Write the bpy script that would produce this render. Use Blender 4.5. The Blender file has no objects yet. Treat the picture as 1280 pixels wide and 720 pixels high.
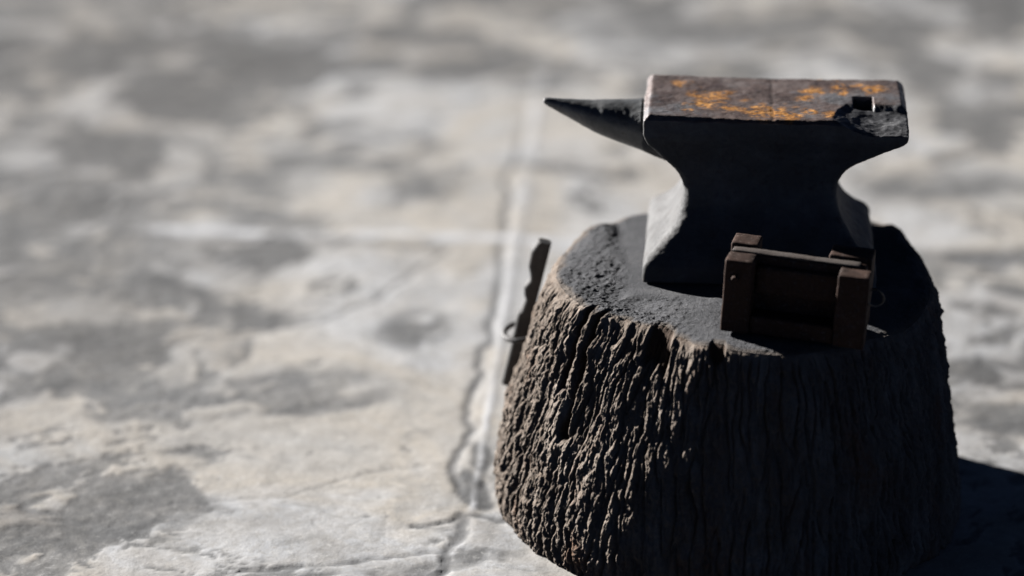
import bpy, bmesh, math
import numpy as np
from mathutils import Vector, Matrix

# ------------------------------------------------------------------ camera
sc = bpy.context.scene
COL = sc.collection
TH = math.radians(21.3)
cam = bpy.data.cameras.new('camera')
camo = bpy.data.objects.new('camera', cam); COL.objects.link(camo)
camo.location = (-0.285, -3.2664, 1.5624)
camo.rotation_euler = (math.pi/2 - TH, 0, 0)
cam.sensor_width = 36.0; cam.lens = 36.0*3500/1280
cam.clip_start = 0.05; cam.clip_end = 500
cam.dof.use_dof = True; cam.dof.focus_distance = 3.40
cam.dof.aperture_fstop = 1.25
sc.camera = camo

# ------------------------------------------------------------------ light
SUN_PHI, SUN_EL = math.radians(36.5), math.radians(19.8)     # sun stands behind the stump, to the left
sdir = Vector((-math.cos(SUN_PHI)*math.cos(SUN_EL), math.sin(SUN_PHI)*math.cos(SUN_EL), math.sin(SUN_EL)))
w = bpy.data.worlds.new('World'); sc.world = w; w.use_nodes = True
nt = w.node_tree; bg = nt.nodes['Background']
sky = nt.nodes.new('ShaderNodeTexSky'); sky.sky_type = 'NISHITA'; sky.sun_disc = False
sky.sun_elevation = SUN_EL; sky.sun_rotation = math.atan2(sdir.x, sdir.y)
sky.air_density = 0.06; sky.dust_density = 0.0; sky.ozone_density = 0.2; sky.altitude = 2500
nt.links.new(sky.outputs[0], bg.inputs[0]); bg.inputs[1].default_value = 0.05
sun = bpy.data.lights.new('sun', 'SUN'); suno = bpy.data.objects.new('sun', sun); COL.objects.link(suno)
sun.energy = 5.0; sun.angle = math.radians(0.8); sun.color = (1.0, 0.975, 0.95)
suno.rotation_euler = sdir.to_track_quat('Z', 'Y').to_euler()
suno.location = (-3, 3, 3)
sc.view_settings.view_transform = 'Standard'; sc.view_settings.look = 'None'
sc.view_settings.exposure = 1.42; sc.view_settings.gamma = 1.0
sc.cycles.max_bounces = 3; sc.cycles.diffuse_bounces = 0; sc.cycles.glossy_bounces = 1; sc.cycles.use_denoising = True

# ------------------------------------------------------------------ noise
_rng = np.random.RandomState(7)
_perm = _rng.permutation(256).astype(np.int32); _perm = np.concatenate([_perm, _perm, _perm])
_g = _rng.normal(size=(256, 3)).astype(np.float32); _g /= np.linalg.norm(_g, axis=1)[:, None]
def perlin(x, y, z=None):
    x = np.asarray(x, np.float32); y = np.asarray(y, np.float32)
    z = np.full_like(x, 0.37) if z is None else np.asarray(z, np.float32)
    xi, yi, zi = np.floor(x).astype(np.int32), np.floor(y).astype(np.int32), np.floor(z).astype(np.int32)
    xf, yf, zf = x-xi, y-yi, z-zi
    u, v, t = [a*a*a*(a*(a*6-15)+10) for a in (xf, yf, zf)]
    out = 0
    for i in (0, 1):
        for j in (0, 1):
            for k in (0, 1):
                h = _perm[_perm[_perm[(xi+i) & 255] + ((yi+j) & 255)] + ((zi+k) & 255)]
                g = _g[h]
                d = g[..., 0]*(xf-i) + g[..., 1]*(yf-j) + g[..., 2]*(zf-k)
                out = out + d*(u if i else 1-u)*(v if j else 1-v)*(t if k else 1-t)
    return out*1.5
def fbm(x, y, z=None, n=4, g=0.5):
    s, a = 0, 1.0
    z = np.full_like(np.asarray(x, np.float32), 0.37) if z is None else z
    for o in range(n):
        s = s + a*perlin(x*2**o+o*17.3, y*2**o-o*9.1, z*2**o+o*5.7); a *= g
    return s
def sst(a, b, x):
    t = np.clip((x-a)/(b-a), 0, 1); return t*t*(3-2*t)

# ------------------------------------------------------------------ object helpers
def np_mesh(name, V, Q, mat, parent=None, smooth=True, attrs=None):
    me = bpy.data.meshes.new(name)
    V = np.asarray(V, np.float32); Q = np.asarray(Q, np.int32)
    k = Q.shape[1]
    me.vertices.add(len(V)); me.vertices.foreach_set('co', V.ravel())
    me.loops.add(Q.size); me.loops.foreach_set('vertex_index', Q.ravel())
    me.polygons.add(len(Q)); me.polygons.foreach_set('loop_start', np.arange(0, Q.size, k, dtype=np.int32))
    me.polygons.foreach_set('loop_total', np.full(len(Q), k, np.int32))
    me.polygons.foreach_set('use_smooth', np.full(len(Q), smooth, bool))
    me.update(calc_edges=True); me.validate()
    for n, a in (attrs or {}).items():
        at = me.attributes.new(n, 'FLOAT', 'POINT'); at.data.foreach_set('value', np.asarray(a, np.float32).ravel())
    me.materials.append(mat)
    o = bpy.data.objects.new(name, me); COL.objects.link(o)
    if parent: o.parent = parent
    return o
def thing(name, label, cat, loc=(0, 0, 0), rot=(0, 0, 0)):
    o = bpy.data.objects.new(name, None); COL.objects.link(o)
    o.empty_display_size = 0.05
    o.location = loc; o.rotation_euler = rot; o['label'] = label; o['category'] = cat
    return o
def bm_obj(name, bm, mat, parent=None, smooth=True):
    me = bpy.data.meshes.new(name); bm.to_mesh(me); bm.free()
    if smooth:
        for p in me.polygons: p.use_smooth = True
    me.materials.append(mat)
    o = bpy.data.objects.new(name, me); COL.objects.link(o)
    if parent: o.parent = parent
    return o
def compact(V, Q, keep):
    Q = Q[keep]; used = np.unique(Q); m = -np.ones(len(V), np.int64); m[used] = np.arange(len(used))
    return V[used], m[Q]

# ------------------------------------------------------------------ material helpers
class NT:
    def __init__(s, name):
        s.m = bpy.data.materials.new(name); s.m.use_nodes = True
        s.t = s.m.node_tree; s.b = s.t.nodes['Principled BSDF']
        s.geo = s.t.nodes.new('ShaderNodeTexCoord').outputs['Object']
    def link(s, a, b): s.t.links.new(a, b)
    def noise(s, scale, detail=5, rough=0.6, dist=0.0, vec=None, stretch=None):
        n = s.t.nodes.new('ShaderNodeTexNoise'); n.inputs['Scale'].default_value = scale
        n.inputs['Detail'].default_value = detail; n.inputs['Roughness'].default_value = rough
        n.inputs['Distortion'].default_value = dist
        v = vec or s.geo
        if stretch:
            mp = s.t.nodes.new('ShaderNodeMapping'); mp.inputs['Scale'].default_value = stretch
            mp.inputs['Location'].default_value = (stretch[0]*3.1, 1.7, stretch[2]*0.7)
            s.link(v, mp.inputs[0]); v = mp.outputs[0]
        s.link(v, n.inputs['Vector']); return n.outputs['Fac']
    def ramp(s, f, stops):
        r = s.t.nodes.new('ShaderNodeValToRGB'); e = r.color_ramp.elements
        while len(e) < len(stops): e.new(0.5)
        for i, (p, c) in enumerate(stops):
            e[i].position = p; e[i].color = (c, c, c, 1) if isinstance(c, (int, float)) else (*c, 1)
        s.link(f, r.inputs[0]); return r.outputs[0]
    def mix(s, f, a, b, mode='MIX'):
        n = s.t.nodes.new('ShaderNodeMix'); n.data_type = 'RGBA'; n.blend_type = mode
        for k_, v in ((0, f), (6, a), (7, b)):
            sock = n.inputs[k_]
            if isinstance(v, (int, float)): sock.default_value = v if k_ == 0 else (v, v, v, 1)
            elif isinstance(v, tuple): sock.default_value = (*v, 1)
            else: s.link(v, sock)
        return n.outputs[2]
    def math(s, op, a, b=0.0):
        n = s.t.nodes.new('ShaderNodeMath'); n.operation = op
        for sock, v in ((n.inputs[0], a), (n.inputs[1], b)):
            if isinstance(v, (int, float)): sock.default_value = v
            else: s.link(v, sock)
        return n.outputs[0]
    def attr(s, name):
        n = s.t.nodes.new('ShaderNodeAttribute'); n.attribute_name = name; return n.outputs['Fac']
    def bump(s, h, strength=0.5, dist=0.002, prev=None):
        n = s.t.nodes.new('ShaderNodeBump'); n.inputs['Strength'].default_value = strength
        n.inputs['Distance'].default_value = dist; s.link(h, n.inputs['Height'])
        if prev: s.link(prev, n.inputs['Normal'])
        return n.outputs[0]
    def done(s, col, rough=0.7, metal=0.0, nrm=None, spec=0.5):
        for k, v in (('Base Color', col), ('Roughness', rough), ('Metallic', metal)):
            i = s.b.inputs[k]
            if isinstance(v, (int, float)): i.default_value = v
            elif isinstance(v, tuple): i.default_value = (*v, 1)
            else: s.link(v, i)
        s.b.inputs['Specular IOR Level'].default_value = spec
        if nrm: s.link(nrm, s.b.inputs['Normal'])
        return s.m

# --- stone
m = NT('flagstone')
gray, grout, crack = m.attr('gray'), m.attr('grout'), m.attr('crack')
big = m.noise(2.6, 4, 0.55, 0.6)
pale = m.ramp(big, [(0.30, (0.40, 0.41, 0.425)), (0.45, (0.50, 0.505, 0.515)), (0.55, (0.48, 0.44, 0.385)), (0.66, (0.38, 0.385, 0.39))])
fine = m.noise(38, 6, 0.7)
pale = m.mix(m.ramp(m.noise(7, 5, 0.65, 0.8), [(0.42, 0.0), (0.62, 0.55)]), pale, (0.34, 0.315, 0.285))
dark = m.ramp(m.noise(16, 6, 0.72), [(0.3, (0.085, 0.088, 0.090)), (0.52, (0.155, 0.156, 0.156)), (0.72, (0.27, 0.262, 0.25))])
c = m.mix(gray, pale, dark)
c = m.mix(m.ramp(fine, [(0.35, 0.0), (0.5, 0.12), (0.75, 0.5)]), c, m.mix(gray, (0.27, 0.26, 0.245), (0.11, 0.11, 0.11)))
c = m.mix(m.ramp(m.noise(62, 6, 0.8, 0.6), [(0.50, 0.0), (0.60, 0.5)]), c, m.mix(gray, (0.30, 0.285, 0.265), (0.085, 0.086, 0.087)))
c = m.mix(m.ramp(m.noise(85, 5, 0.75, 0.4), [(0.56, 0.0), (0.66, 0.6)]), c, m.mix(gray, (0.58, 0.57, 0.55), (0.34, 0.335, 0.325)))
c = m.mix(m.ramp(m.noise(21, 5, 0.75, 1.0), [(0.52, 0.0), (0.66, 0.45)]), c, (0.20, 0.195, 0.185))
c = m.mix(m.ramp(m.noise(11, 6, 0.75, 1.5), [(0.56, 0.0), (0.66, 0.4)]), c, m.mix(gray, (0.50, 0.47, 0.43), (0.33, 0.32, 0.30)))
c = m.mix(grout, c, (0.53, 0.535, 0.55))
c = m.mix(m.math('MULTIPLY', crack, 0.75), c, (0.13, 0.132, 0.135))
c = m.mix(m.math('MULTIPLY', m.attr('falloff_tone'), .9), c, (0.60, 0.59, 0.58), 'MULTIPLY')  # painted vignette with stone mottle, multiplied into the colour
nb = m.bump(m.noise(30, 6, 0.7), 0.35, 0.004)
nb = m.bump(m.noise(160, 4, 0.7), 0.4, 0.001, nb)
MAT_STONE = m.done(c, m.ramp(big, [(0.3, 0.52), (0.6, 0.68)]), 0, nb, 0.45)

# --- bark
m = NT('bark')
hgt = m.attr('height')
n1 = m.noise(26, 5, 0.7, 0.3, stretch=(1, 1, 0.35))
c = m.ramp(n1, [(0.28, (0.10, 0.075, 0.056)), (0.5, (0.21, 0.165, 0.13)), (0.7, (0.36, 0.30, 0.25))])
c = m.mix(m.ramp(m.noise(14, 3, 0.6, stretch=(1, 1, 0.5)), [(0.56, 0.0), (0.68, 0.7)]), c, (0.20, 0.105, 0.06))
c = m.mix(m.ramp(m.noise(150, 4, 0.7), [(0.4, 0.0), (0.7, 0.6)]), c, (0.20, 0.18, 0.16))
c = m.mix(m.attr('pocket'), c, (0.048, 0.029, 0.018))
nb = m.bump(m.noise(120, 6, 0.75, stretch=(1, 1, 0.45)), 0.9, 0.004)
nb = m.bump(m.noise(420, 3, 0.7), 0.6, 0.001, nb)
MAT_BARK = m.done(c, 0.9, 0, nb, 0.25)

# --- cut top, grey with scale and dust
m = NT('cut_wood')
c = m.ramp(m.noise(18, 5, 0.7, 0.4), [(0.3, (0.062, 0.064, 0.070)), (0.55, (0.095, 0.096, 0.103)), (0.75, (0.14, 0.14, 0.145))])
c = m.mix(m.ramp(m.noise(230, 4, 0.7), [(0.56, 0.0), (0.72, 0.6)]), c, (0.22, 0.215, 0.21))
c = m.mix(m.ramp(m.noise(60, 4, 0.7), [(0.58, 0.0), (0.7, 0.55)]), c, (0.03, 0.03, 0.034))
c = m.mix(m.attr('rim'), c, m.ramp(n_ := m.noise(60, 4, 0.7), [(0.3, (0.09, 0.075, 0.065)), (0.7, (0.19, 0.16, 0.135))]))
nb = m.bump(m.noise(90, 6, 0.78), 0.9, 0.004)
nb = m.bump(m.noise(330, 4, 0.75), 0.9, 0.002, nb)
MAT_TOP = m.done(c, 0.85, 0, nb, 0.3)

# --- anvil metals
def steel(name, stops, rough, metal=0.35, bumpd=0.0012, spec=0.5):
    m = NT(name)
    c = m.ramp(m.noise(28, 6, 0.68, 0.4), stops)
    c = m.mix(m.ramp(m.noise(75, 5, 0.7), [(0.55, 0.0), (0.7, 0.5)]), c, (0.05, 0.036, 0.03))
    nb = m.bump(m.noise(55, 6, 0.65), 0.5, bumpd*1.6)
    nb = m.bump(m.noise(260, 4, 0.7), 0.55, bumpd*0.5, nb)
    return m.done(c, rough, metal, nb, spec)
MAT_BODY = steel('forged_iron', [(0.3, (0.08, 0.079, 0.079)), (0.55, (0.122, 0.121, 0.120)), (0.75, (0.175, 0.173, 0.172))], 0.7, 0.1, bumpd=.0011, spec=.25)
MAT_HORN = steel('dark_iron', [(0.3, (0.06, 0.064, 0.067)), (0.55, (0.13, 0.134, 0.137)), (0.75, (0.24, 0.24, 0.238))], 0.52, 0.4)
m = NT('rusty_face')
c = m.ramp(m.noise(24, 6, 0.68, 0.5), [(0.3, (0.06, 0.044, 0.040)), (0.5, (0.12, 0.088, 0.078)), (0.7, (0.18, 0.15, 0.142))])
c = m.mix(m.ramp(m.noise(13, 5, 0.7, 0.2), [(0.52, 0.0), (0.66, 0.8)]), c, (0.15, 0.155, 0.165))
c = m.mix(m.ramp(m.noise(180, 3, 0.7), [(0.58, 0.0), (0.7, 0.5)]), c, (0.24, 0.22, 0.21))
c = m.mix(m.math('MULTIPLY', m.attr('orange'), 1.0), c, m.ramp(m.noise(110, 5, 0.75), [(0.34, (0.12, 0.06, 0.03)), (0.5, (0.42, 0.19, 0.05)), (0.68, (0.80, 0.42, 0.14))]))
c = m.mix(m.attr('broken'), c, m.ramp(m.noise(70, 5, 0.7), [(0.35, (0.035, 0.036, 0.04)), (0.55, (0.10, 0.10, 0.105)), (0.72, (0.26, 0.26, 0.265))]))
c = m.mix(m.attr('groove'), c, (0.035, 0.025, 0.02))
nb = m.bump(m.noise(60, 6, 0.7), 0.6, 0.0016)
nb = m.bump(m.noise(300, 4, 0.7), 0.5, 0.0005, nb)
MAT_FACE = m.done(c, m.ramp(m.noise(40, 4, 0.6), [(0.35, 0.38), (0.65, 0.6)]), 0.3, nb, 0.5)

# --- frame timber / irons
m = NT('dark_red_wood')
c = m.ramp(m.noise(30, 5, 0.7, 0.5, stretch=(1, 1, 1)), [(0.3, (0.020, 0.011, 0.008)), (0.52, (0.046, 0.025, 0.018)), (0.72, (0.10, 0.060, 0.045))])
c = m.mix(m.ramp(m.noise(190, 4, 0.7), [(0.55, 0.0), (0.7, 0.5)]), c, (0.20, 0.17, 0.15))
nb = m.bump(m.noise(70, 6, 0.7, stretch=(1, 1, 1)), 0.6, 0.0018)
MAT_FRAME = m.done(c, 0.75, 0, nb, 0.2)
m = NT('dusty_board')
c = m.ramp(m.noise(40, 5, 0.7, 0.4), [(0.3, (0.10, 0.088, 0.082)), (0.55, (0.075, 0.060, 0.052)), (0.75, (0.12, 0.10, 0.088))])
MAT_BOARD = m.done(c, 0.65, 0, m.bump(m.noise(120, 5, 0.7), 0.6, 0.001), 0.4)
MAT_BAR = steel('weathered_iron_bar', [(0.3, (0.035, 0.034, 0.034)), (0.55, (0.075, 0.072, 0.07)), (0.75, (0.13, 0.125, 0.12))], 0.6, 0.3)

# ------------------------------------------------------------------ ground: one sheet, fine near the stump
def graded(a0, a1, step, far):
    core = np.arange(a0, a1, step); out = []; s = step; x = a1
    while x < far: out.append(x); s *= 1.12; x += s
    lo = []; s = step; x = a0
    while x > -far: s *= 1.12; x -= s; lo.append(x)
    return np.concatenate([np.array(lo[::-1]), core, np.array(out)])
gx, gy = graded(-1.65, 1.35, 0.0045, 70), graded(-0.55, 2.9, 0.0058, 70)
X, Y = np.meshgrid(gx.astype(np.float32), gy.astype(np.float32))
near = sst(6, 3.5, np.hypot(X, Y-1))
wx = X + 0.10*fbm(X*2.2, Y*2.2, n=3) + 0.022*fbm(X*11+5, Y*11, n=4)
wy = Y + 0.10*fbm(X*2.2+31, Y*2.2+7, n=3) + 0.022*fbm(X*11+9, Y*11+44, n=4)
def blob(cx, cy, rx, ry, rot=0.0, wob=1.0, soft=0.12):
    px, py = X + (wx-X)*wob - cx, Y + (wy-Y)*wob - cy
    c, s = math.cos(rot), math.sin(rot)
    d = np.sqrt(((px*c+py*s)/rx)**2 + ((-px*s+py*c)/ry)**2)
    return sst(1+soft, 1-soft, d)
GR = 0
for b in [(-1.00, 1.29, .26, .30, .4, 1.3, .3), (-1.10, 1.0, .30, .16, 0, 1.3, .3), (-0.63, 1.36, .17, .20, 0, 1.2, .2), (-0.70, 1.16, .25, .12, .1, 1.2, .25),
          (-0.88, .40, .17, .11, .2, 1.2, .3), (-0.66, .36, .21, .085, .15, 1.2, .3), (-0.53, .31, .10, .04, .3, 1.0, .4),
          (-1.08, .52, .12, .12, 0, 1.1, .3), (-0.90, .80, .22, .12, .3, 1.2, .3), (-0.85, .58, .16, .07, .3, 1.2, .3), (-0.62, .60, .10, .035, .5, .8, .3),
          (-0.765, -.05, .045, .075, .2, .6, .12), (-0.69, -.03, .06, .05, 0, .8, .5), (-0.93, .0, .06, .06, 0, .8, .2), (-0.87, -.16, .10, .035, .2, 1, .2),
          (-0.595, .045, .018, .006, .9, .3, .3), (-0.535, -.145, .032, .014, -.5, .5, .2), (-0.42, -.18, .11, .022, .25, .7, .25), (-0.60, -.21, .12, .02, .3, .8, .3),
          (-0.41, .585, .06, .09, -.2, .5, .35), (-1.25, 2.1, .25, .35, 0, 1.5, .4), (-0.75, 2.05, .16, .12, 0, 1.5, .4),
          (0.47, .80, .13, .09, .3, 1, .3), (0.48, 1.27, .18, .10, 0, 1.2, .4), (0.62, 1.75, .2, .16, 0, 1.2, .4), (0.12, 2.2, .3, .14, 0, 1.2, .4),
          (0.40, .42, .12, .05, .2, 1.2, .4), (0.42, .20, .10, .06, 0, 1.2, .4), (-0.30, 1.9, .2, .10, 0, 1.3, .5), (-0.345, .01, .022, .055, .1, .5, .15), (-0.325,.11,.018,.06,0,.5,.2)]:
    GR = np.maximum(GR, blob(*b))
f1 = fbm(wx*3.0+3, wy*3.4+8, n=6, g=0.58)
f2 = fbm(wx*10+13+wy*4, wy*13-wx*4, n=5, g=0.65)
prob = 0.85*sst(-.45, -.85, X) + 0.9*sst(.2, .4, X)*sst(1.0, .6, Y) + 0.4*sst(.4, .7, X) + 0.65*sst(1.3, 2.0, Y) + .25*sst(.02, -.12, Y) - .25*sst(-.75, -.45, X)*sst(.2, -.1, X)*sst(1.0, .7, Y)  # spalled patches favour the left, right and far ground, part of the painted vignette
GR = GR*(0.75+0.25*sst(-.5, .1, f2))*sst(-.9, -.5, f2)
GR = np.maximum(GR, 0.95*sst(.10, .20, f1-.42+.55*prob))
GR = np.maximum(GR, 0.85*sst(.12, .24, f2-.50+.50*prob))
# pale islands inside the grey patches
isl = 0
for b in [(-.98, 1.60, .06, .10, 0, .8, .2), (-.865, 1.30, .055, .12, .2, .8, .2), (-.62, 1.17, .075, .12, 0, .8, .2), (-.70, 1.42, .10, .025, .3, .8, .3), (-1.15, 1.35, .06, .06, 0, .8, .2),
          (-1.0, .45, .04, .035, 0, .6, .2), (-.50, 1.5, .05, .05, 0, .7, .2)]:
    isl = np.maximum(isl, blob(*b))
GR = GR*(1-0.85*isl)*(1-0.85*sst(.25, .5, fbm(wx*8+40, wy*11+3, n=4)))
# joints of the flags: pale raised mortar with a dark gap beside it, both along two crossing lines
jy = 0.972 - (X+0.5)*0.105*0.8 + 0.010*fbm(X*3, Y*0+2, n=3)
dj = np.abs(Y-jy)
seg_h = sst(-.90, -.84, X)*sst(.02, -.10, X+0*Y)*(.35+.65*sst(-.25, .1, fbm(X*5+3, Y*0+1, n=2)+.28)) 
g1 = sst(.024, .012, dj)*seg_h
vx = -0.335 + (Y+0.045)*0.0555 + 0.004*fbm(Y*6, X*0+5, n=3)
dv = np.abs(X-vx)
seg_v = sst(-.06, -.02, Y)*sst(2.3, 1.35, Y)*sst(-.3, .2, fbm(Y*3+3, X*0+1, n=2)+.27)
jw = .0068 + .007*sst(.3, 1.2, Y)
g2 = sst(jw, jw*.35, dv)*seg_v
ky = vx - 0.026 + 0.022*fbm(Y*7+9, X*0+3, n=4)
ck = sst(.009, .003, np.abs(X-ky))*sst(-.02, .05, Y)*sst(1.9, 1.1, Y)*0.95
kh = jy - 0.034 + 0.014*fbm(X*6+1, Y*0+7, n=3)
ck = np.maximum(ck, sst(.016, .005, np.abs(Y-kh))*sst(-.2, .3, fbm(X*4+8, Y*0, n=2)+.1)*sst(-1.2, -1.0, X)*0.8)
ck = np.maximum(ck, sst(.034, .016, np.abs(Y-(jy-.005+.02*fbm(X*5, Y*0+9, n=3))))*sst(.2, .35, X)*1.0)
# wandering cracks
def polycrack(pts, wd, amp=0.012, st=1.0):
    global ck
    qx, qy = X + amp*fbm(X*14, Y*14+3, n=4), Y + amp*fbm(X*14+8, Y*14+13, n=4)
    d = np.full_like(X, 9)
    for (ax, ay), (bx, by) in zip(pts[:-1], pts[1:]):
        ex, ey = bx-ax, by-ay; t = np.clip(((qx-ax)*ex+(qy-ay)*ey)/(ex*ex+ey*ey), 0, 1)
        d = np.minimum(d, np.hypot(qx-ax-t*ex, qy-ay-t*ey))
    ck = np.maximum(ck, st*sst(wd, wd*.35, d))
polycrack([(-.345, -.05), (-.345, -.10), (-.37, -.15), (-.38, -.25)], .010)
polycrack([(-.345, -.05), (-.30, -.06), (-.27, -.03)], .007)
polycrack([(-.42, -.085), (-.36, -.07), (-.345, -.05)], .006)
polycrack([(-.80, .50), (-.70, .55), (-.56, .62), (-.47, .74), (-.38, .90)], .010, .02, .6)
polycrack([(-.72, -.02), (-.58, -.0), (-.50, .06), (-.40, .10)], .004, .01, .5)
polycrack([(-.65, -.22), (-.5, -.19), (-.4, -.165), (-.35, -.15)], .006, .012, .7)
polycrack([(.37, 1.70), (.72, 2.05)], .012, .02, .4)
polycrack([(.42, .76), (.52, .90), (.7, 1.0)], .012, .02, .7)
polycrack([(-.98, .02), (-.86, -.06), (-.7, -.1)], .005, .015, .6)
ckd = np.clip(ck, 0, 1)*(1-g1)*(1-g2)
edge = np.clip(4*GR*(1-GR), 0, 1)**2*sst(-.1, .35, fbm(X*6+21, Y*6, n=3))*sst(1.0, .6, Y)
ck = np.maximum(ck, .5*edge)
ck = np.clip(ck, 0, 1)*(1-g1)*(1-g2)
gt = np.maximum(g1*1.0, g2*.9*(.45+.55*sst(-.2, .15, fbm(X*12+5, Y*9, n=3))))*sst(-.7, .3, fbm(X*30, Y*30, n=3)+.2)
Z = near*(-0.0014*GR - 0.0020*ckd + 0.0012*g2 + 0.0012*g1 + 0.004*fbm(X*2.5+4, Y*2.5, n=3) + 0.0006*fbm(X*22, Y*22+5, n=4, g=.6)
          + 0.0007*GR*fbm(X*60, Y*60+5, n=2))
Z = Z - 0.004*sst(.36, .30, np.hypot(X, Y))
ny, nx = X.shape
idx = np.arange(nx*ny).reshape(ny, nx)
Q = np.stack([idx[:-1, :-1], idx[:-1, 1:], idx[1:, 1:], idx[1:, :-1]], -1).reshape(-1, 4)
GR = GR*near
FALL = np.clip(.70*sst(-.55, -1.0, wx) + .40*sst(1.4, 2.3, wy) + .8*sst(.10, .40, wx)*sst(1.0, .6, wy) + .6*f1 - .08, 0, 1)*near  # stone mottle plus painted darkening left, far and right, imitating a lens vignette
g = np_mesh('ground', np.stack([X, Y, Z], -1).reshape(-1, 3), Q, MAT_STONE, attrs={'gray': GR, 'falloff_tone': FALL, 'grout': gt, 'crack': ck})
g['kind'] = 'structure'
g['label'] = 'worn pale grey flagstone paving with mortar joints and dark spalled patches'

# ------------------------------------------------------------------ stump
H = 0.305
stump = thing('tree_stump', 'thick dark bark covered stump with flared base carrying the anvil', 'stump')
NA, NZ = 1900, 300
ang = np.linspace(-math.pi, math.pi, NA, endpoint=False)
rt = [(-180, .240), (-166, .233), (-159, .229), (-150.7, .228), (-138, .210), (-129.6, .213), (-122.7, .206), (-116, .217), (-108.6, .230), (-104, .234), (-97, .240), (-92, .245), (-80, .250), (-62, .243), (-50, .232), (-39, .237), (-25, .246),
      (-10, .246), (8.5, .248), (24, .262), (39, .285), (47.6, .294), (65, .285), (90, .283), (112.6, .278), (121, .272), (134, .264), (151, .249), (170, .240)]
ta = np.radians([a for a, _ in rt]); tr = np.array([r for _, r in rt])
def per(a, ta=ta, tr=tr):
    return np.interp(a, np.concatenate([ta, [ta[0]+2*math.pi]]), np.concatenate([tr, [tr[0]]]))
A, T = np.meshgrid(ang, np.linspace(0, 1, NZ))              # T 0 bottom .. 1 top
Zs = T*H
rtop = per(A)
left = 0.5-0.5*np.cos(A); 
basel = .307*left + .290*(1-left)
prof = np.interp(Zs, [0, .03, .063, .136, .213, .305], [.93, 1.0, 1.0, .80, .42, 0])   # how far the wall has swung out to the base radius
profr = np.interp(Zs, [0, .024, .063, .136, .202, .305], [1.0, 1.0, .93, .68, .42, 0])
pf = prof*left + profr*(1-left)
R = rtop + (basel-rtop)*pf
cx, sy = np.cos(A)*.28, np.sin(A)*.28
# bark ridges: stretched noise on the cylinder, wandering sideways with height
wob = 0.008*fbm(cx*9, sy*9, Zs*9, n=4)
ax_, ay_ = np.cos(A+wob/.28)*.28, np.sin(A+wob/.28)*.28
p1 = perlin(ax_*64, ay_*64, Zs*8)
p1 = p1 + .45*perlin(ax_*125+3, ay_*125, Zs*22)
r1 = 1-1.9*np.exp(-(np.abs(p1)/.13)**1.2)
p2 = perlin(ax_*150+9, ay_*150+3, Zs*34+4)
r2 = 1-1.6*np.exp(-(np.abs(p2)/.16))
brk = fbm(ax_*60+4, ay_*60, Zs*55, n=3)
fineb = fbm(ax_*150, ay_*150, Zs*110, n=4, g=.7)
lump = fbm(cx*5, sy*5, Zs*4, n=3)
amp = 0.55 + 0.45*sst(1.0, .93, T)
bark = (0.0042*r1 + 0.0017*r2)*amp + 0.0027*brk + 0.0020*fineb
R = R - 0.007 + bark*sst(1.02, .93, T) + 0.009*lump*np.sin(T*math.pi) 
# broken pockets near the front rim (angle centre, half width, bottom height, depth)
pk = 0
for ac, aw, zb, dp in [(-140, 4.6, .272, .003), (-130.5, 3.4, .266, .004), (-121.5, 4.6, .262, .007), (-112.5, 3.0, .282, .003), (-146.5, 1.4, .16, .010), (-101, 2.6, .283, .010), (-152, 1.2, .2, .009)]:
    da = np.abs(np.degrees(A)-ac) + 1.0*fbm(cx*40, sy*40, Zs*30, n=2)
    mk = sst(aw*1.3, aw*.7, da)*sst(zb-.006, zb+.006, Zs+.010*fbm(cx*50, sy*50+3, Zs*12, n=3))
    pk = np.maximum(pk, mk*dp/.026)
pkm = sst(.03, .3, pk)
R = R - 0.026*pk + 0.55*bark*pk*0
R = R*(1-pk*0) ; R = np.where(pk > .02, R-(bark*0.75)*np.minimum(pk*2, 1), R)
foot = sst(0.0, 0.02, Zs + 0.008*fbm(cx*14, sy*14, n=2)+.006)
R = R - (1-foot)*0.014
# soft edge at the rim
R = R - 0.003*sst(.98, 1.0, T)
VX, VY = R*np.cos(A), R*np.sin(A)
Ztop_edge = 0.0035*fbm(cx*12, sy*12, n=3) - .004*sst(.3, .8, -pk)
def top_h(x, y):
    h = 0.0035*fbm(x*9, y*9, n=3) + 0.0013*fbm(x*38, y*38+4, n=3, g=.6) + 0.0007*fbm(x*120+4, y*120, n=2)
    h = h + 0.008*np.exp(-(((x+.178)/.040)**2+((y-.175)/.05)**2)) - 0.007*np.exp(-(((x+.135)/.018)**2+((y-.165)/.06)**2))
    h = h + 0.012*np.exp(-(((x-.215)/.05)**2+((y-.17)/.06)**2))
    h = h - 0.003*sst(.19, .27, np.hypot(x, y)) - 0.045*np.maximum(x+.045, 0)*sst(-.05, -.12, y)*sst(.30, .16, x)
    fl = sst(1.12, 1.3, np.maximum(np.abs((x-.03)/.145), np.abs((y-.088)/.13)))   # flat where the anvil sits
    fl2 = sst(1.1, 1.4, np.maximum(np.abs((x-.055)/.10), np.abs((y+.175)/.09)))
    h = h - 0.014*np.exp(-(((x-.172)/.045)**2+((y+.165)/.04)**2))
    crumb = 0.0011*fbm(x*110+7, y*110, n=4, g=.65)*(.3+sst(-.2,.5,fbm(x*12, y*12, n=2))) + np.maximum(perlin(x*150+7, y*150)-.55, 0)*0.006
    fr_ = - 0.045*np.maximum(x+.045, 0)*sst(-.05, -.12, y)*sst(.30, .16, x)
    return (h-fr_)*fl*(0.35+0.65*fl2) + fr_ + crumb*fl*(.4+.6*fl2) - 0.0015
hz = top_h(VX, VY)
VZ = Zs + hz*sst(.80, 1.0, T) - 0.002*sst(.985, 1.0, T)
VZ[-1] = VZ[-1]
Vs = np.stack([VX, VY, VZ - 0.012*(1-T)*1.0], -1)
ii = np.arange(NA*NZ).reshape(NZ, NA); jj = np.roll(ii, -1, axis=1)
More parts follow.
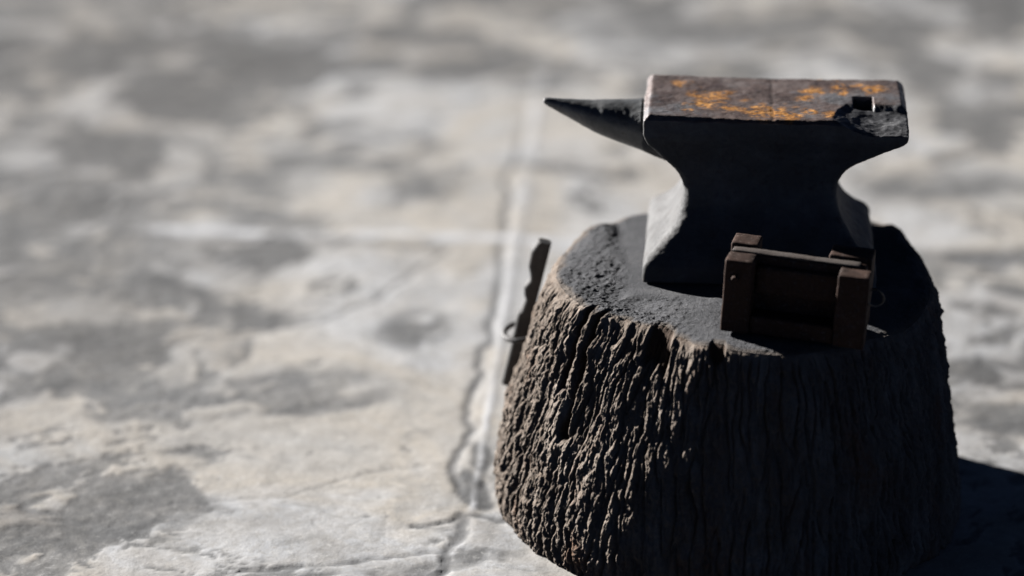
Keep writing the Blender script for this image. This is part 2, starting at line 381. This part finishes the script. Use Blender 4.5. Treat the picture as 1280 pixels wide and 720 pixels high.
Qs = np.stack([ii[:-1], jj[:-1], jj[1:], ii[1:]], -1).reshape(-1, 4)
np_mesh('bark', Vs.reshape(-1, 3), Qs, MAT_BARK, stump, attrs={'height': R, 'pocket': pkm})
NR = 200
rr = np.concatenate([1-np.linspace(0, 1, NR)[:-1]**1.15, [0.004]])
rim_r = R[-1]
Rr = rr[:, None]*rim_r[None, :]
Aa = np.repeat(ang[None, :], NR, 0)
TX, TY = Rr*np.cos(Aa), Rr*np.sin(Aa)
din = rim_r[None, :]-Rr
TZ = H + top_h(TX, TY) - 0.002*np.exp(-(din/.006)**1.5)
ii = np.arange(NA*NR).reshape(NR, NA); jj = np.roll(ii, -1, axis=1)
Qt = np.stack([ii[:-1], jj[:-1], jj[1:], ii[1:]], -1).reshape(-1, 4)
rimm = sst(.012, .002, din + .006*fbm(TX*40, TY*40, n=3))
np_mesh('cut_face', np.stack([TX, TY, TZ], -1).reshape(-1, 3), Qt, MAT_TOP, stump, attrs={'rim': rimm})

# ------------------------------------------------------------------ anvil from a solid field
def surface_nets(F, o, h):
    s = F < 0
    nx, ny, nz = F.shape
    cnt = np.zeros((nx-1, ny-1, nz-1), np.float32); acc = np.zeros((nx-1, ny-1, nz-1, 3), np.float32)
    for ax in range(3):
        sl0 = [slice(None)]*3; sl1 = [slice(None)]*3; sl0[ax] = slice(0, -1); sl1[ax] = slice(1, None)
        f0, f1 = F[tuple(sl0)], F[tuple(sl1)]; ch = (f0 < 0) != (f1 < 0)
        with np.errstate(all='ignore'): t = np.where(ch, f0/(f0-f1), 0).astype(np.float32)
        oth = [a for a in range(3) if a != ax]
        for d0 in (0, 1):
            for d1 in (0, 1):
                sl = [slice(None)]*3
                sl[oth[0]] = slice(d0, F.shape[oth[0]]-1+d0); sl[oth[1]] = slice(d1, F.shape[oth[1]]-1+d1)
                c_ = ch[tuple(sl)]; cnt += c_
                acc[..., ax] += t[tuple(sl)]*c_
                if d0: acc[..., oth[0]] += c_
                if d1: acc[..., oth[1]] += c_
    act = cnt > 0; ids = -np.ones(act.shape, np.int64); ids[act] = np.arange(act.sum())
    P = np.argwhere(act).astype(np.float32) + acc[act]/cnt[act][:, None]
    V = P*h + np.array(o, np.float32)
    quads = []
    for ax in range(3):
        sl0 = [slice(1, -1)]*3; sl1 = [slice(1, -1)]*3; sl0[ax] = slice(0, -1); sl1[ax] = slice(1, None)
        a, b = s[tuple(sl0)], s[tuple(sl1)]
        e = np.argwhere(a != b); off = np.array([1, 1, 1]); off[ax] = 0; e = e + off
        u, v = (ax+1) % 3, (ax+2) % 3
        du, dv = np.eye(3, dtype=int)[u], np.eye(3, dtype=int)[v]
        g = lambda q: ids[q[:, 0], q[:, 1], q[:, 2]]
        q = np.stack([g(e-du-dv), g(e-dv), g(e), g(e-du)], -1)
        fl = ~s[e[:, 0], e[:, 1], e[:, 2]]
        q[fl] = q[fl][:, ::-1]
        quads.append(q)
    return V, np.concatenate(quads)
def vnormals(V, Q):
    n = np.cross(V[Q[:, 2]]-V[Q[:, 0]], V[Q[:, 3]]-V[Q[:, 1]])
    N = np.zeros_like(V)
    for k in range(4): np.add.at(N, Q[:, k], n)
    return N/np.maximum(np.linalg.norm(N, axis=1), 1e-12)[:, None]

hh = 0.00165
x = np.arange(-.295, .19, hh, dtype=np.float32); y = np.arange(-.135, .135, hh, dtype=np.float32); z = np.arange(-.006, .214, hh, dtype=np.float32)
x3, y3, z3 = np.meshgrid(x, y, z, indexing='ij')
LR = lambda q: np.interp(q, [0, .022, .030, .042, .055, .075, .1, .12, .135, .15, .163, .174, .178, .205], [.145, .145, .139, .124, .112, .1, .094, .096, .104, .127, .152, .176, .178, .178])
LL = lambda q: np.interp(q, [0, .022, .030, .042, .055, .075, .1, .120, .134, .15, .167, .178, .205], [.144, .144, .138, .124, .112, .1, .095, .101, .112, .128, .143, .147, .148])
WW = lambda q: np.interp(q, [0, .020, .030, .042, .06, .08, .11, .14, .165, .178, .205], [.125, .125, .117, .102, .085, .072, .068, .074, .083, .090, .091])
def sm(f, q):   # smooth the profile a little
    return (f(q)*2+f(q-.004)+f(q+.004)+f(q-.007)+f(q+.007))/6
zq = np.clip(z, 0, .205)
lr, ll, ww = sm(LR, zq)[None, None, :], sm(LL, zq)[None, None, :], sm(WW, zq)[None, None, :]
cxs, hxs = (lr-ll)/2, (lr+ll)/2
rc = np.interp(z, [0, .02, .06, .16, .18], [.006, .008, .014, .010, .003])[None, None, :]
qx, qy = np.abs(x3-cxs)-hxs+rc, np.abs(y3)-ww+rc
body = (np.hypot(np.maximum(qx, 0), np.maximum(qy, 0)) + np.minimum(np.maximum(qx, qy), 0) - rc)*.8
ftop = .2050 + 0.0010*perlin(x3[:, :, 0]*14, y3[:, :, 0]*14) - 0.0010*np.cos(x3[:, :, 0]*20)
gv = np.exp(-((x3[:, :, 0]-.0105-0.002*perlin(y3[:, :, 0]*25, x3[:, :, 0]*0))/.0022)**2)
ftop = ftop - 0.0006*gv
# the broken corner at the heel
fx, fy = x3[:, :, 0], y3[:, :, 0]
yb = np.interp(fx, [.070, .082, .092, .104, .118, .150, .19], [-.12, -.085, -.040, -.014, -.012, -.018, -.012]) + 0.004*fbm(fx*40, fy*0, n=3)
dd = yb-fy
drop = np.where(dd > 0, sst(0, .014, dd)*.0065 + np.maximum(dd-.004, 0)*.17 + sst(0, .03, dd)*(0.0013*fbm(fx*45+fy*20, fy*90, n=4, g=.6)), 0)
drop = drop*sst(.070, .145, fx+.006*perlin(fy*40, fx*40))
ftop = ftop - drop
body = np.maximum(body, (z3-ftop[:, :, None])*.9)
# bevel wear of the long edges, then the base
body = np.maximum(body, ((np.abs(y3)-.091)+(z3-.205)+.0055+.0012*perlin(x3*40, y3*0, z3*0))*.7)
body = np.maximum(body, ((np.abs(x3-.015)-.163)+(z3-.205)+.0062)*.7)
body = np.maximum(body, -z3)
# hardy hole
hole = np.maximum(np.abs(x3-.1235)-.0125, np.abs(y3+.006)-.0185)
body = np.maximum(body, -np.maximum(hole, .150-z3))
# seam where horn block meets the face
# horn
u = np.clip((-.12-x3)/.155, 0, 1)
hr = np.interp(u, [0, .06, .3, .52, .75, .9, .97, 1], [.0385, .0362, .0285, .0228, .0140, .0082, .0054, .0036])
hz_ = np.interp(u, [0, .3, .6, 1], [.1615, .1680, .1760, .1940])
hw = hr*(1.0+.45*(1-u)**1.5)
kk = np.hypot((y3+.0)/hw*hr, z3-hz_)
horn = np.maximum(kk-hr, np.maximum(x3+.10, -.2755-x3))*.85
kx = np.clip(.5+.5*(horn-body)/.006, 0, 1)
F = horn*(1-kx)+body*kx - .006*kx*(1-kx)
# keep the face block's end crisp against the horn: a narrow seam
F = np.maximum(F, -np.maximum(np.abs(x3+.1495)-.0011, np.maximum(.172-z3, -(F+.0022))))
V, Q = surface_nets(F.astype(np.float32), (x[0], y[0], z[0]), hh)
N = vnormals(V, Q)
ishorn = V[:, 0] < -.149
d = 0.0008*fbm(V[:, 0]*30, V[:, 1]*30, V[:, 2]*30, n=3) + 0.0004*fbm(V[:, 0]*140, V[:, 1]*140, V[:, 2]*140, n=3)
d = d*(1-.5*ishorn)
pit = np.minimum(fbm(V[:, 0]*55+5, V[:, 1]*55, V[:, 2]*55, n=2)+.45, 0)*0.0014
d = d + pit*(V[:, 2] < .2)
V = V + N*np.where(V[:, 2] < .002, 0, d)[:, None]
anvil = thing('anvil', 'old dark iron anvil with pointed horn, rusty orange stained face and chipped heel', 'anvil', (0.030, 0.088, H+.0005), (0, 0, math.radians(-4.6)))
qc = V[Q].mean(1)
qn = np.cross(V[Q[:, 2]]-V[Q[:, 0]], V[Q[:, 3]]-V[Q[:, 1]]); qn = qn[:, 2]/np.maximum(np.linalg.norm(qn, axis=1), 1e-12)
isf = ((qc[:, 2] > .199) | ((qc[:, 0] > .06) & (qc[:, 2] > .170) & (qn*np.sign(np.mean(qn[qc[:, 2] > .2030])) > .3))) & (qc[:, 0] > -.1495)
ish = (qc[:, 0] <= -.1495)
px_, py_ = V[:, 0], V[:, 1]
org = 0
nn = fbm(px_*55, py_*55, n=4, g=.65)
for (ax, ay, bx, by) in [(-.100, .052, .014, .010), (-.060, .0, .024, .022), (-.072, -.035, .016, .012), (-.035, -.045, .020, .012), (-.005, -.055, .018, .020), (.012, -.058, .026, .022), (.03, -.062, .012, .012),
                         (-.09, -.058, .008, .008), (.060, .035, .011, .016), (.055, .005, .014, .014), (.074, .03, .008, .012), (.068, .088, .010, .010), (.094, .085, .007, .010), (.095, .055, .007, .016), (.10, .02, .006, .012),
                         (.055, -.050, .012, .010), (.085, -.066, .010, .010), (.12, .06, .012, .008), (.137, .038, .013, .014), (.04, -.07, .010, .008), (-.055, -.022, .010, .008)]:
    e = np.hypot((px_-ax)/bx, (py_-ay)/by)
    org = np.maximum(org, sst(1.5, .25, e+0.95*nn))
org = org*(V[:, 2] > .198)*sst(-.35, .15, fbm(px_*120, py_*120, n=2)+.2)
ybv = np.interp(px_, [.070, .082, .092, .104, .118, .150, .19], [-.12, -.085, -.040, -.014, -.012, -.018, -.012])
brok = sst(-.002, .006, ybv-py_)*sst(.078, .092, px_)*(V[:, 2] > .16)
darkp = 0.7*sst(1.2, .6, np.hypot((px_-.098)/.018, (py_+.004)/.022)+.4*nn)
brok = np.maximum(brok, darkp)*1.0
grv = np.exp(-((px_-.0105)/.0018)**2)*.45*(V[:, 2] > .2)
def part(name, keep, mat, at=False):
    used = np.unique(Q[keep]); mp = -np.ones(len(V), np.int64); mp[used] = np.arange(len(used))
    return np_mesh(name, V[used], mp[Q[keep]], mat, anvil, attrs={'orange': org[used], 'broken': brok[used], 'groove': grv[used]} if at else None)
part('anvil_body', ~isf & ~ish, MAT_BODY)
part('face_plate', isf, MAT_FACE, True)
part('horn', ish, MAT_HORN)

# ------------------------------------------------------------------ small clamp frame standing in front of the anvil
def worn_box(name, lo, hi, mat, parent, seed=0, bev=.0022, amp=.0007, taper=0.0):
    bm = bmesh.new(); bmesh.ops.create_cube(bm, size=1)
    lo, hi = Vector(lo), Vector(hi)
    for v in bm.verts:
        v.co = Vector([lo[i]+(v.co[i]+.5)*(hi[i]-lo[i]) for i in range(3)])
    bmesh.ops.bevel(bm, geom=list(bm.edges), offset=bev, segments=2, profile=.5, affect='EDGES')
    for ax in range(3):
        L = hi[ax]-lo[ax]; n = int(L/.006)
        for k in range(1, n):
            co = [0, 0, 0]; co[ax] = lo[ax]+L*k/n; no = [0, 0, 0]; no[ax] = 1
            bmesh.ops.bisect_plane(bm, geom=list(bm.verts)+list(bm.edges)+list(bm.faces), plane_co=co, plane_no=no)
    bm.normal_update()
    P = np.array([v.co[:] for v in bm.verts]); dn = fbm(P[:, 0]*60+seed, P[:, 1]*60+seed*3.1, P[:, 2]*60, n=3)
    for v, q in zip(bm.verts, dn):
        v.co = v.co + v.normal*float(q)*amp
        if taper: v.co.x += taper*v.co.z
    return bm_obj(name, bm, mat, parent)
fr = thing('clamp_frame', 'small dark red brown wooden clamp frame standing upright in front of the anvil', 'wooden clamp', (-.0385, -.186, H+.0018), (0, math.radians(2.6), math.radians(-14)))
SH = 0.0
Lf, Df, Hf = .171, .088, .091
worn_box('post', (0, 0, 0), (.034, .031, Hf), MAT_FRAME, fr, 1, taper=SH)
worn_box('post', (-.002, .052, 0), (.031, Df, Hf+.003), MAT_FRAME, fr, 2, taper=SH)
worn_box('post', (Lf-.037, -.001, 0), (Lf, .028, Hf-.001), MAT_FRAME, fr, 3, taper=SH)
worn_box('post', (Lf-.055, .052, 0), (Lf-.004, Df+.004, Hf+.003), MAT_FRAME, fr, 4, taper=SH)
worn_box('board', (.002, .0325, 0), (Lf-.008, .0515, Hf-.002), MAT_FRAME, fr, 5, taper=SH)
worn_box('top_strip', (.003, .0335, Hf-.0018), (Lf-.016, .0475, Hf+.0005), MAT_BOARD, fr, 6, bev=.0008, amp=.0008, taper=SH)
worn_box('rail', (.0345, .004, 0), (Lf-.0375, .0315, .022), MAT_FRAME, fr, 7, taper=SH)
worn_box('rail', (.0345, .021, .046), (Lf-.0375, .0318, .079), MAT_FRAME, fr, 8, taper=SH)
bm = bmesh.new(); bmesh.ops.create_cone(bm, cap_ends=True, segments=8, radius1=.0055, radius2=.0035, depth=.010)
bmesh.ops.rotate(bm, verts=bm.verts, cent=(0, 0, 0), matrix=Matrix.Rotation(math.radians(90), 3, 'X'))
bmesh.ops.translate(bm, verts=bm.verts, vec=(.014, -.003, .070))
bm_obj('peg', bm, MAT_FRAME, fr, False)
def tube(pts, r, closed=False, seg=10):
    bm = bmesh.new(); n = len(pts); P = [Vector(p) for p in pts]; rings = []
    up0 = Vector((.13, .31, .94)).normalized()
    for i in range(n):
        a = P[(i-1) % n] if (closed or i) else P[i]; b = P[(i+1) % n] if (closed or i < n-1) else P[i]
        t = (b-a).normalized(); u_ = t.cross(up0).normalized(); v_ = t.cross(u_)
        rr_ = r(i/(n-1)) if callable(r) else r
        rings.append([bm.verts.new(P[i]+(u_*math.cos(k*2*math.pi/seg)+v_*math.sin(k*2*math.pi/seg))*rr_) for k in range(seg)])
    for i in range(n if closed else n-1):
        A_, B_ = rings[i], rings[(i+1) % n]
        for k in range(seg): bm.faces.new((A_[k], A_[(k+1) % seg], B_[(k+1) % seg], B_[k]))
    if not closed:
        bm.faces.new(rings[0][::-1]); bm.faces.new(rings[-1])
    bmesh.ops.recalc_face_normals(bm, faces=bm.faces)
    return bm
pts = [(Lf-.002+.0095*(1-math.cos(a)), .020+.003*math.sin(2*a), .060+.0105*math.sin(a)) for a in np.linspace(0, 2*math.pi, 28, endpoint=False)]
bm_obj('wire_loop', tube(pts, .0013, True, 8), MAT_BAR, fr)

# ------------------------------------------------------------------ notched bar held in a ring on the far left side
bar = thing('notched_bar', 'dark notched iron bar leaning upright against the left side of the stump', 'iron bar', (0, 0, 0))
# outline in the bar's own plane: s runs down from the top, notches on the outer side
top = Vector((-.2440, .120, .3075)); bot = Vector((-.2905, .120, .107))
ax1 = (bot-top).normalized(); side = Vector((-1, 0, 0)); side = (side-ax1*side.dot(ax1)).normalized(); thk = ax1.cross(side)
Lb = (bot-top).length
bm = bmesh.new(); rows = []
S = np.linspace(0, Lb, 90)
for s_ in S:
    outer = .0065 + .001*float(np.interp(s_*1000, [0, 16, 37, 48, 55, 66, 77, 82, 97, 107, 140, 200], [0, 6, 5, 0, -1.5, 4, 1.5, -2, -.5, 1.5, 0, 0]))
    inner = -.010
    cpt = top + ax1*s_
    if s_ > .10: outer += .002
    b = .0018 if 0 < s_ < Lb else .0035
    th = .008
    ring = []
    for (a_, t_) in [(outer, -th+b), (outer-b, -th), (inner+b, -th), (inner, -th+b), (inner, th-b), (inner+b, th), (outer-b, th), (outer, th-b)]:
        ring.append(bm.verts.new(cpt + side*a_ + thk*t_))
    rows.append(ring)
for A_, B_ in zip(rows[:-1], rows[1:]):
    for k in range(8): bm.faces.new((A_[k], A_[(k+1) % 8], B_[(k+1) % 8], B_[k]))
bm.faces.new(rows[0][::-1]); bm.faces.new(rows[-1])
bmesh.ops.recalc_face_normals(bm, faces=bm.faces)
bo = bm_obj('shaft', bm, MAT_BAR, bar, False)
ring = thing('iron_ring', 'dark iron ring fixed to the left side of the stump around the bar', 'ring', (0, 0, 0))
rc_ = Vector((-.273, .118, .184))
pts = [(rc_.x+.0225*math.cos(a), rc_.y+.031*math.sin(a), rc_.z+.003*math.cos(a)-.002) for a in np.linspace(0, 2*math.pi, 40, endpoint=False)]
bm_obj('hoop', tube(pts, .0036, True, 10), MAT_BAR, ring)
bm_obj('staple', tube([(rc_.x+.015, rc_.y-.004, rc_.z+.008), (rc_.x+.022, rc_.y-.004, rc_.z+.009), (rc_.x+.028, rc_.y-.004, rc_.z+.002), (rc_.x+.022, rc_.y-.004, rc_.z-.006), (rc_.x+.015, rc_.y-.004, rc_.z-.006)], .002, False, 8), MAT_BAR, ring)
